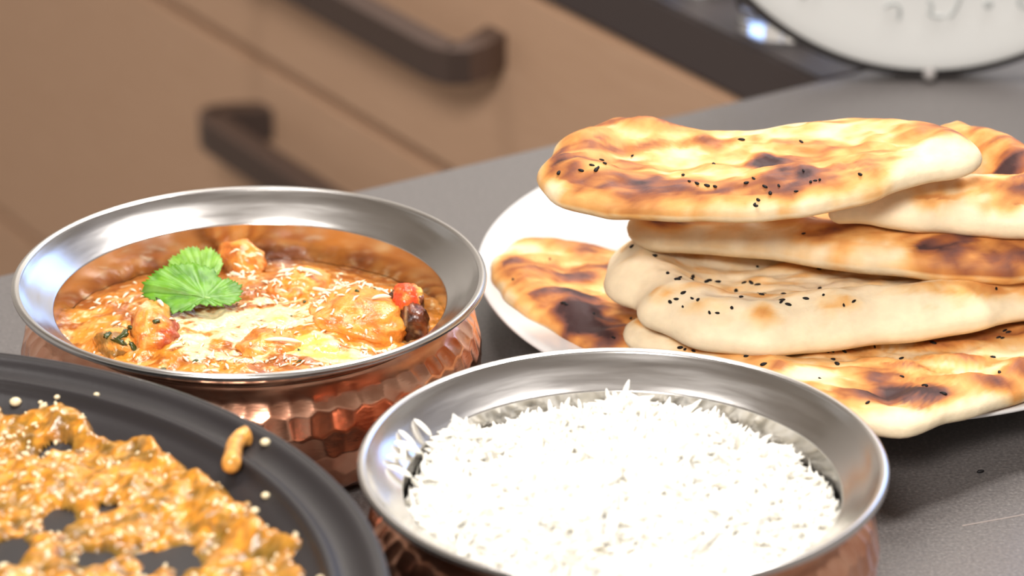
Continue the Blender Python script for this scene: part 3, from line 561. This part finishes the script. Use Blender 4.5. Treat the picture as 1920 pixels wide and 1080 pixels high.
def drop(x, y, z=.2, only=None):
    hit = S.ray_cast(bpy.context.evaluated_depsgraph_get(), Vector((x, y, z)), Vector((0, 0, -1)))
    return hit[1].z if hit[0] else 0
bpy.context.view_layer.update()
gp = []
for q in D['gr']:
    for k in range(int(q[4])):
        x = q[0]+rng.normal(0, .6)*q[2]; y = q[1]+rng.normal(0, .6)*q[3]
        if math.hypot(x-B1[0], y-B1[1]) > .061: continue
        z = drop(x, y, .0419)
        g, gf = grain(rng.uniform(.0014, .0040), rng.uniform(.00028, .0005), .0002, 5, 4)
        gp.append((g@rot(rng.random()*6.28, rng.normal(0, .35), 0).T+np.array((x, y, z+.0003)), gf))
for x, y, z, an, l in D['sliv']:
    z = drop(x, y, .06)+.0006
    g, gf = grain(l, .0007, .0006, 6, 8); gp.append((g@rot(math.radians(an), 0, 0).T+np.array((x, y, z)), gf))
V, Fc = join(gp); o = mesh_obj('grated_topping', V, Fc, M_grain, None, loc=(B1[0], B1[1], .036)); tag(o, 'pale grated slivers sprinkled over the curry', 'garnish', kind='stuff')
hp = []
for x, y, z, s in D['herb']:
    z = drop(x, y, .06)
    v, f = ellipsoid((0, 0, 0), (s*.6, s*.36, s*.16), rot(rng.random()*6, rng.normal(0, .35), rng.normal(0, .35)), 8, 5)
    v = v*(1+.4*np.sin(v[:, :1]*4100+v[:, 1:2]*3700)); hp.append((v+np.array((x, y, z+s*.1)), f))
V, Fc = join(hp); o = mesh_obj('chopped_herbs', V, Fc, M_herb, None, loc=(B1[0], B1[1], .037)); tag(o, 'dark green chopped herb scraps in the curry', 'herb', kind='stuff')

# coriander leaf: two overlapping serrated blades on one short stem
lf = empty('coriander_leaf', D['leafc'][0]); tag(lf, 'bright green serrated coriander leaf lying on the curry', 'leaf')
def blade(pts, c, nrm, name, c0, c1, curl, seed, tips):
    L = np.array(pts); c = np.array(c); nrm = np.array(nrm)/np.linalg.norm(nrm)
    M_ = len(L); dense = []
    for i in range(M_):
        for t in (0, .25, .5, .75): dense.append(c+(L[i]*(1-t)+L[(i+1) % M_]*t-c)*(1+.035*(t in (.25, .75))*(1 if t < .5 else -1)))
    L = np.array(dense); M_ = len(L); rings = 16; V = [c]; S_ = [0.]; A_ = [0.]
    ang = np.unwrap(np.arctan2(*(L-c)[:, [1, 0]].T))
    for i in range(1, rings+1):
        s = i/rings
        for k in range(M_): V.append(c+(L[k]-c)*s); S_.append(s); A_.append(ang[k])
    V = np.array(V); S_ = np.array(S_); A_ = np.array(A_); d = np.linalg.norm(V-c, axis=1)
    vd = np.full(len(V), 9.)
    for t_ in tips:
        e = np.array(t_)-c; q_ = np.clip(((V-c)@e)/(e@e), 0, 1); vd = np.minimum(vd, np.linalg.norm(V-c-q_[:, None]*e, axis=1))
    vein = sstep(.0001, .0011, vd)
    h = -curl*(d/.016)**2*.0040+.00028*vein*sstep(.02, .3, S_)+.0016*np.sin(A_*1.5+seed)*S_+(fbm(V[:, 0]*420, V[:, 1]*420, seed, 2)-.5)*.0009
    V = V+nrm*h[:, None]
    col = mixc(c0, c1, sstep(.2, .8, fbm(V[:, 0]*300, V[:, 1]*300, seed, 3)))
    col = mixc(col*.6+np.array((.26, .46, .13))*.4, col, vein)
    Fc = [(0, 1+k, 1+(k+1) % M_) for k in range(M_)]
    Fc += [(1+(i-1)*M_+k, 1+i*M_+k, 1+i*M_+(k+1) % M_, 1+(i-1)*M_+(k+1) % M_) for i in range(1, rings) for k in range(M_)]
    o = mesh_obj(name, V, Fc, M_leaf, lf, attrs={'col': col})
    sm = o.modifiers.new('thick', 'SOLIDIFY'); sm.thickness = .00025; sm.offset = 0
    return o
blade(D['leaf'], D['leafc'][0], (.06, -.42, .9), 'leaf_blade', (.06, .20, .006), (.13, .34, .012), .35, 1, D['tips'][0])
blade(D['leaf2'], D['leafc'][1], (-.05, -.30, .95), 'leaf_blade', (.13, .30, .022), (.22, .43, .05), .3, 5, D['tips'][1])
c = np.array(D['leafc'][0]); v, f = tube([c+np.array((0, 0, .0002)), c+np.array((.003, .001, -.001)), c+np.array((.006, .002, -.004))], [.0005, .0005, .0004], 8)
mesh_obj('stem', v, f, M_leaf, lf, attrs={'col': np.tile((.3, .5, .15), (len(v), 1))})

# ================= plate =================
PC = (.1121, 1.1018, 0); PR = .1241
pp = rounded([(.0001, .0085), (.070, .0085), (.082, .0098), (.098, .0150), (.118, .0200), (PR-.0006, .0212), (PR+.0004, .0203), (PR-.0006, .0190), (.112, .0160), (.092, .0085), (.078, .0045), (.072, .0008), (.070, 0), (.066, .0010), (.060, .004), (.0001, .004)], 2)
v, f = lathe(pp, 180, PC); o = mesh_obj('dinner_plate', v, f, M_plate, None, loc=PC); tag(o, 'round white porcelain dinner plate under the stacked flatbreads', 'plate')

# ================= flatbreads =================
seedmesh = None
def make_naan(key):
    d = D[key]; n = Naan(d['outline'], d['thick'], d['seed'], d['lip'], d['bump'], d['edge'])
    M_ = 150; rings = 46; sp = 1-(1-np.linspace(0, 1, rings+1))**1.35   # denser towards the edge
    P_ = n.c+(n.L[:, :2]-n.c)*sp[1:, None, None]; P_ = P_.reshape(-1, 2)
    XY = np.vstack([n.c, P_]); x, y = XY.T
    zt, dist, nn, mm = n.top(x, y); mid = n.mid(x, y)
    dist[-M_:] = 0; zt[-M_:] = mid[-M_:]
    prof = np.sqrt(1-(1-np.clip(dist/(n.edge*.8), 0, 1))**2)
    zb = mid-n.T*.42*prof
    T = np.c_[x, y, zt]; Bm = np.c_[x, y, zb][:-M_]
    o = 1+rings*M_; Fc = [(0, 1+k, 1+(k+1) % M_) for k in range(M_)]
    for i in range(rings-1):
        Fc += [(1+i*M_+k, 1+(i+1)*M_+k, 1+(i+1)*M_+(k+1) % M_, 1+i*M_+(k+1) % M_) for k in range(M_)]
    Fc += [(o, o+1+(k+1) % M_, o+1+k) for k in range(M_)]
    for i in range(rings-1):
        A_ = o+1+i*M_; B_ = o+1+(i+1)*M_ if i < rings-2 else 1+(rings-1)*M_
        Fc += [(A_+k, A_+(k+1) % M_, B_+(k+1) % M_, B_+k) for k in range(M_)]
    V = np.vstack([T, Bm])
    # baking colour: raised blisters brown first, the rim stays paler underneath
    X = V[:, 0]; Y = V[:, 1]; isb = np.r_[np.zeros(len(T)), np.ones(len(Bm))]
    dd = np.r_[dist, dist[:-M_]]
    f1, f2 = n.relief(X, Y); f3 = fbm(X*150+3, Y*240, d['seed']+20, 4)
    st = fbm(X*26+Y*8, Y*210-X*22, d['seed']+50, 4)
    t = .85*(sstep(.50, .72, st)*.30-.04)*(dd > .004)+{'n1': .34, 'n2': .30, 'n3': .50, 'n4': .27, 'n5': .36, 'n6': .36}[key]+.36*f1+.20*f2+.55*(f3-.5)
    t = t+.20*np.exp(-((dd-.007)/.004)**2)*fbm(X*70, Y*70, d['seed']+31, 2)*2*.8
    t = t-.26*(1-sstep(0, .0045, dd))
    for q in d['spots']:
        e = ((X-q[0])/q[2])**2+((Y-q[1])/q[3])**2
        t = t+q[4]*np.exp(-e*.9)*(.75+.5*f3)*(1-.6*isb)
    t = t-.12*isb
    t = np.clip(t, 0, 1)
    ks = [0, .18, .36, .54, .72, .88, 1]
    cs = np.array([(.80, .67, .46), (.77, .57, .32), (.72, .385, .125), (.56, .23, .06), (.30, .095, .035), (.15, .058, .045), (.05, .022, .022)])
    col = np.stack([np.interp(t, ks, cs[:, k]) for k in range(3)], 1)
    loc = (*n.c, float(mid.min()-.006))
    ob = mesh_obj('flatbread', V, Fc, M_naan, None, attrs={'col': col}, loc=loc)
    tag(ob, d['label'], 'bread', 'seeded flatbreads on the white plate')
    for (sx, sy) in d['seeds']:
        z = float(n.top(sx, sy)[0][0]); so = seed_obj((sx, sy, z+.0001))
        so.location = Vector((sx, sy, z+.00005))-Vector(loc); so.parent = ob
    return ob, n
def seed_obj(p):
    global seedmesh
    if seedmesh is None:
        v, f = ellipsoid((0, 0, 0), (.00115, .00058, .0005), None, 8, 6); v[:, 0] *= 1; v[:, 1] *= (1-.25*v[:, 0]/.00115)
        me = bpy.data.meshes.new('nigella_seed'); me.from_pydata(v.tolist(), [], f); me.polygons.foreach_set('use_smooth', [True]*len(f)); me.materials.append(M_seed); seedmesh = me
    o = bpy.data.objects.new('nigella_seed', seedmesh); C.objects.link(o); o.location = p
    o.rotation_euler = (random.uniform(-.3, .3), random.uniform(-.3, .3), random.uniform(0, 3.14)); s = random.uniform(.7, 1.15); o.scale = (s, s*random.uniform(.8, 1.15), s)
    return o
for k in ('n6', 'n5', 'n4', 'n3', 'n2', 'n1'): make_naan(k)
so = seed_obj((D['loose'][0], D['loose'][1], .0006)); tag(so, 'single black seed dropped on the bare worktop near the plate', 'seed')

# ================= frying pan =================
FC = np.array((-.1973, .796)); FR = .1652
pin = rounded([(FR-.0012, .0552), (.1615, .0551), (.1590, .0530), (.1560, .0522), (.1530, .0524), (.1514, .0541), (.1494, .0539), (.1482, .0508), (.1440, .0492), (.1400, .0470), (.132, .0436), (.120, .0426), (.0001, .0426)], 2)
pout = rounded([(.0001, .012), (.125, .012), (.140, .016), (.152, .034), (.160, .050), (FR+.0006, .0528), (FR+.0006, .0548), (FR-.0012, .0553)], 2)
pan = empty('frying_pan', (*FC, 0)); tag(pan, 'dark non-stick frying pan smeared with orange sauce', 'pan')
v, f = lathe(np.vstack([pout, pin]), 240, (*FC, 0)); mesh_obj('pan_body', v, f, M_pan, pan)
v, f = lathe([(.0001, 0), (.120, 0), (.124, .002), (.124, .0125), (.0001, .0125)], 120, (*FC, 0)); mesh_obj('base_plate', v, f, M_steel, pan)
hv, hf = tube([(FC[0]-.150, FC[1]-.06, .050), (FC[0]-.20, FC[1]-.08, .058), (FC[0]-.26, FC[1]-.104, .066), (FC[0]-.33, FC[1]-.132, .070)], [.009, .011, .012, .011], 14); mesh_obj('handle', hv, hf, M_pan, pan)
pz = lambda r: np.interp(r, pin[::-1, 0], pin[::-1, 1])
g_ = np.arange(-.152, .1521, .00085); GX, GY = np.meshgrid(FC[0]+g_, FC[1]+g_, indexing='ij'); r = np.hypot(GX-FC[0], GY-FC[1])
def blobs(L, x, y):
    t = 0
    for q in L: t = np.maximum(t, np.exp(-((x-q[0])/q[2])**2-((y-q[1])/q[3])**2))
    return t
n1_ = fbm(GX*70, GY*70, 41, 4); n2_ = fbm(GX*210, GY*210, 47, 3)
film = .0009+(n1_-.47)*.0050+(n2_-.5)*.0048
edge_r = .1445+(fbm(np.arctan2(GY-FC[1], GX-FC[0])*9, r*20, 51, 3)-.5)*.016
film = film-.0075*sstep(-.004, .003, r-edge_r)-.008*blobs(D['panpts']['holes'], GX, GY)+.004*blobs(D['panpts']['fills'], GX, GY)
Z = pz(r)+film; keep = (film > -.0009) & (r < .1475)
film = np.clip(film, -.0009, .0065); Z = pz(r)+film
idx = -np.ones(keep.shape, int); idx[keep] = np.arange(keep.sum())
A_ = idx[:-1, :-1]; B_ = idx[1:, :-1]; C_ = idx[1:, 1:]; D_ = idx[:-1, 1:]; ok = (A_ >= 0) & (B_ >= 0) & (C_ >= 0) & (D_ >= 0)
Fc = np.stack([A_[ok], B_[ok], C_[ok], D_[ok]], 1).tolist()
X = GX[keep]; Y = GY[keep]; Z = Z[keep]; fm = film[keep]
c1_ = fbm(X*160, Y*160, 61, 3); c2_ = fbm(X*500, Y*500, 67, 2)
col = mixc((.075, .045, .010), (.58, .22, .022), sstep(-.0002, .0026, fm)); col = mixc(col, (.68, .29, .04), sstep(.48, .62, c1_)*.8)
col = mixc(col, (.33, .19, .03), sstep(.48, .62, 1-c1_)*.5); col = mixc(col, (.66, .38, .14), sstep(.62, .74, c2_)*.5); col = mixc(col, (.09, .06, .015), sstep(.60, .70, fbm(X*230+9, Y*230, 71, 3))*.55)
o = mesh_obj('pan_sauce', np.c_[X, Y, Z], Fc, M_psauce, None, attrs={'col': col}, loc=(*FC, .042)); tag(o, 'patchy layer of leftover orange sauce in the dark pan', 'sauce', kind='stuff')
gp = []; kk = np.flatnonzero(fm > 0)
for k in rng.choice(kk, 5200, replace=False):
    w_ = math.exp(-((X[k]+.17)/.035)**2)
    if rng.random() > .25+.75*w_: continue
    s = rng.uniform(.0003, .0008); g, gf = grain(s*rng.uniform(2, 5), s, 0, 5, 4)
    gp.append((g@rot(rng.random()*6, rng.normal(0, .5), 0).T+np.array((X[k], Y[k], Z[k]+s*.5)), gf))
V, Fc = join(gp); o = mesh_obj('onion_bits', V, Fc, M_grain2, None, loc=(*FC, .044)); tag(o, 'pale onion bits mixed through the sauce left in the pan', 'garnish', kind='stuff')
dp = np.array(D['panpts']['drip']); dp = dp[::-1]
v, f = tube(rounded(dp-np.array((0, 0, .0018)), 2), np.interp(np.linspace(0, 1, len(rounded(dp, 2))), [0, .12, .35, .6, .85, 1], [.0012, .0030, .0026, .0026, .0032, .0008]), 12)
o = mesh_obj('sauce_drip', v, f, M_psauce, None, attrs={'col': np.tile((.72, .33, .07), (len(v), 1))}, loc=tuple(dp[2])); tag(o, 'orange drip of sauce across the rim of the dark pan', 'sauce')
sp = []
for x, y, z, s in D['panpts']['specks']:
    rr0 = math.hypot(x-FC[0], y-FC[1]); z = float(pz(rr0)) if rr0 < FR else z
    sp.append(ellipsoid((x, y, z+s*.35), (s, s*.9, s*.7), None, 8, 6))
V, Fc = join(sp); o = mesh_obj('food_specks', V, Fc, M_grain2, None, loc=(*FC, .05)); tag(o, 'tiny pale food specks stuck on the pan rim and wall', 'specks', kind='stuff')

# ================= upright round plate with lettering =================
DR = .1065; th = math.radians(8)
disc = empty('lettered_plate', (.1714, 1.342, 0)); tag(disc, 'large round white plate with faint grey lettering and dark rim, propped upright', 'plate')
disc.rotation_euler = (0, 0, 0)
def tilt(V):
    """disc coordinates (x across, y out of the back, z up from its lowest point) to the world, leaning back"""
    V = np.asarray(V, float); c_, s_ = math.cos(th), math.sin(th)
    return np.c_[V[:, 0]+.1714, 1.342+V[:, 1]*c_+V[:, 2]*s_, V[:, 2]*c_-V[:, 1]*s_+.0035]
def disc_lathe(prof, n=120):
    v, f = lathe(prof, n); return np.c_[v[:, 0], -v[:, 2], v[:, 1]+DR], f
v, f = disc_lathe(rounded([(.0001, .0035), (.080, .0035), (.094, .0045), (DR-.0015, .0050), (DR-.0004, .003), (DR-.002, .0005), (.0001, 0)], 2)); mesh_obj('plate_face', tilt(v), f, M_dial, disc)
v, f = disc_lathe(rounded([(.0001, -.0005), (DR-.003, -.0005), (DR-.001, .001), (DR+.0032, .0005), (DR+.0032, -.006), (DR-.004, -.009), (.0001, -.009)], 1)); mesh_obj('dark_rim', tilt(v), f, M_black, disc)
v, f = ellipsoid((0, -.0045, -.0008), (.0028, .004, .0030), None, 12, 8); mesh_obj('foot', tilt(v), f, M_foot, disc)
v, f = tube([tuple(tilt([(0, .009, .10)])[0]), (.1714, 1.42, .0035)], .003, 10); mesh_obj('easel_leg', v, f, M_black, disc)
def stroke(pts, w_=.0008):
    pts = rounded(pts, 2); P3 = np.array([(x, -.0042-.0006*min(1, max(0, abs(0))), z) for x, z in pts]); v, f = tube(P3, w_, 6); return tilt(v), f
mm_ = 1/4560
def gl(u, v_, pts, s=.85): return [((u-1740)*mm_+x*s*mm_, (150-v_)*mm_/.93-y*s*mm_/.93) for x, y in pts]
letters = [gl(1505, 10, [(-12, -14), (-12, 4), (-4, 10), (2, 4)]), gl(1525, 4, [(0, -12), (-4, 8), (8, 6)]),
           gl(1672, 38, [(-22, -4), (-8, -14), (8, -10), (12, 6), (8, 22)]), gl(1738, 34, [(-4, -16), (4, -2), (-2, 16)]), gl(1785, 34, [(10, -22), (2, 0), (-8, 16), (-16, 22)]),
           gl(1752, 48, [(-18, -2), (-6, 4), (12, 4)]), gl(1845, 28, [(-8, 2), (0, -6), (8, 0), (2, 8), (-6, 4)]), gl(1908, 24, [(12, -12), (-4, -10), (-8, 6), (4, 14), (14, 8)])]
for p in letters:
    v, f = stroke(p); mesh_obj('letter', v, f, M_ink, disc)

# ================= drinking glasses on the other run =================
def glass(c, r, h, label):
    pr = rounded([(.0001, .001), (r*.80, .001), (r*.86, .0), (r*.90, .003), (r*.93, .010), (r, h-.001), (r-.0006, h), (r-.0016, h-.001), (r*.86, .014), (r*.80, .009), (.0001, .008)], 1)
    v, f = lathe(pr, 64, (*c, 0)); o = mesh_obj('drinking_glass', v, f, M_glass, None, loc=(*c, 0)); tag(o, label, 'glass', 'clear glasses at the worktop edge'); return o
glass((.116, 1.402), .022, .085, 'clear glass tumbler standing just beside the propped white plate')
glass((.138, 1.462), .020, .085, 'clear glass tumbler standing in the second row behind the other two')
glass((.0835, 1.462), .022, .085, 'clear glass tumbler farther along the worktop edge from the propped plate')
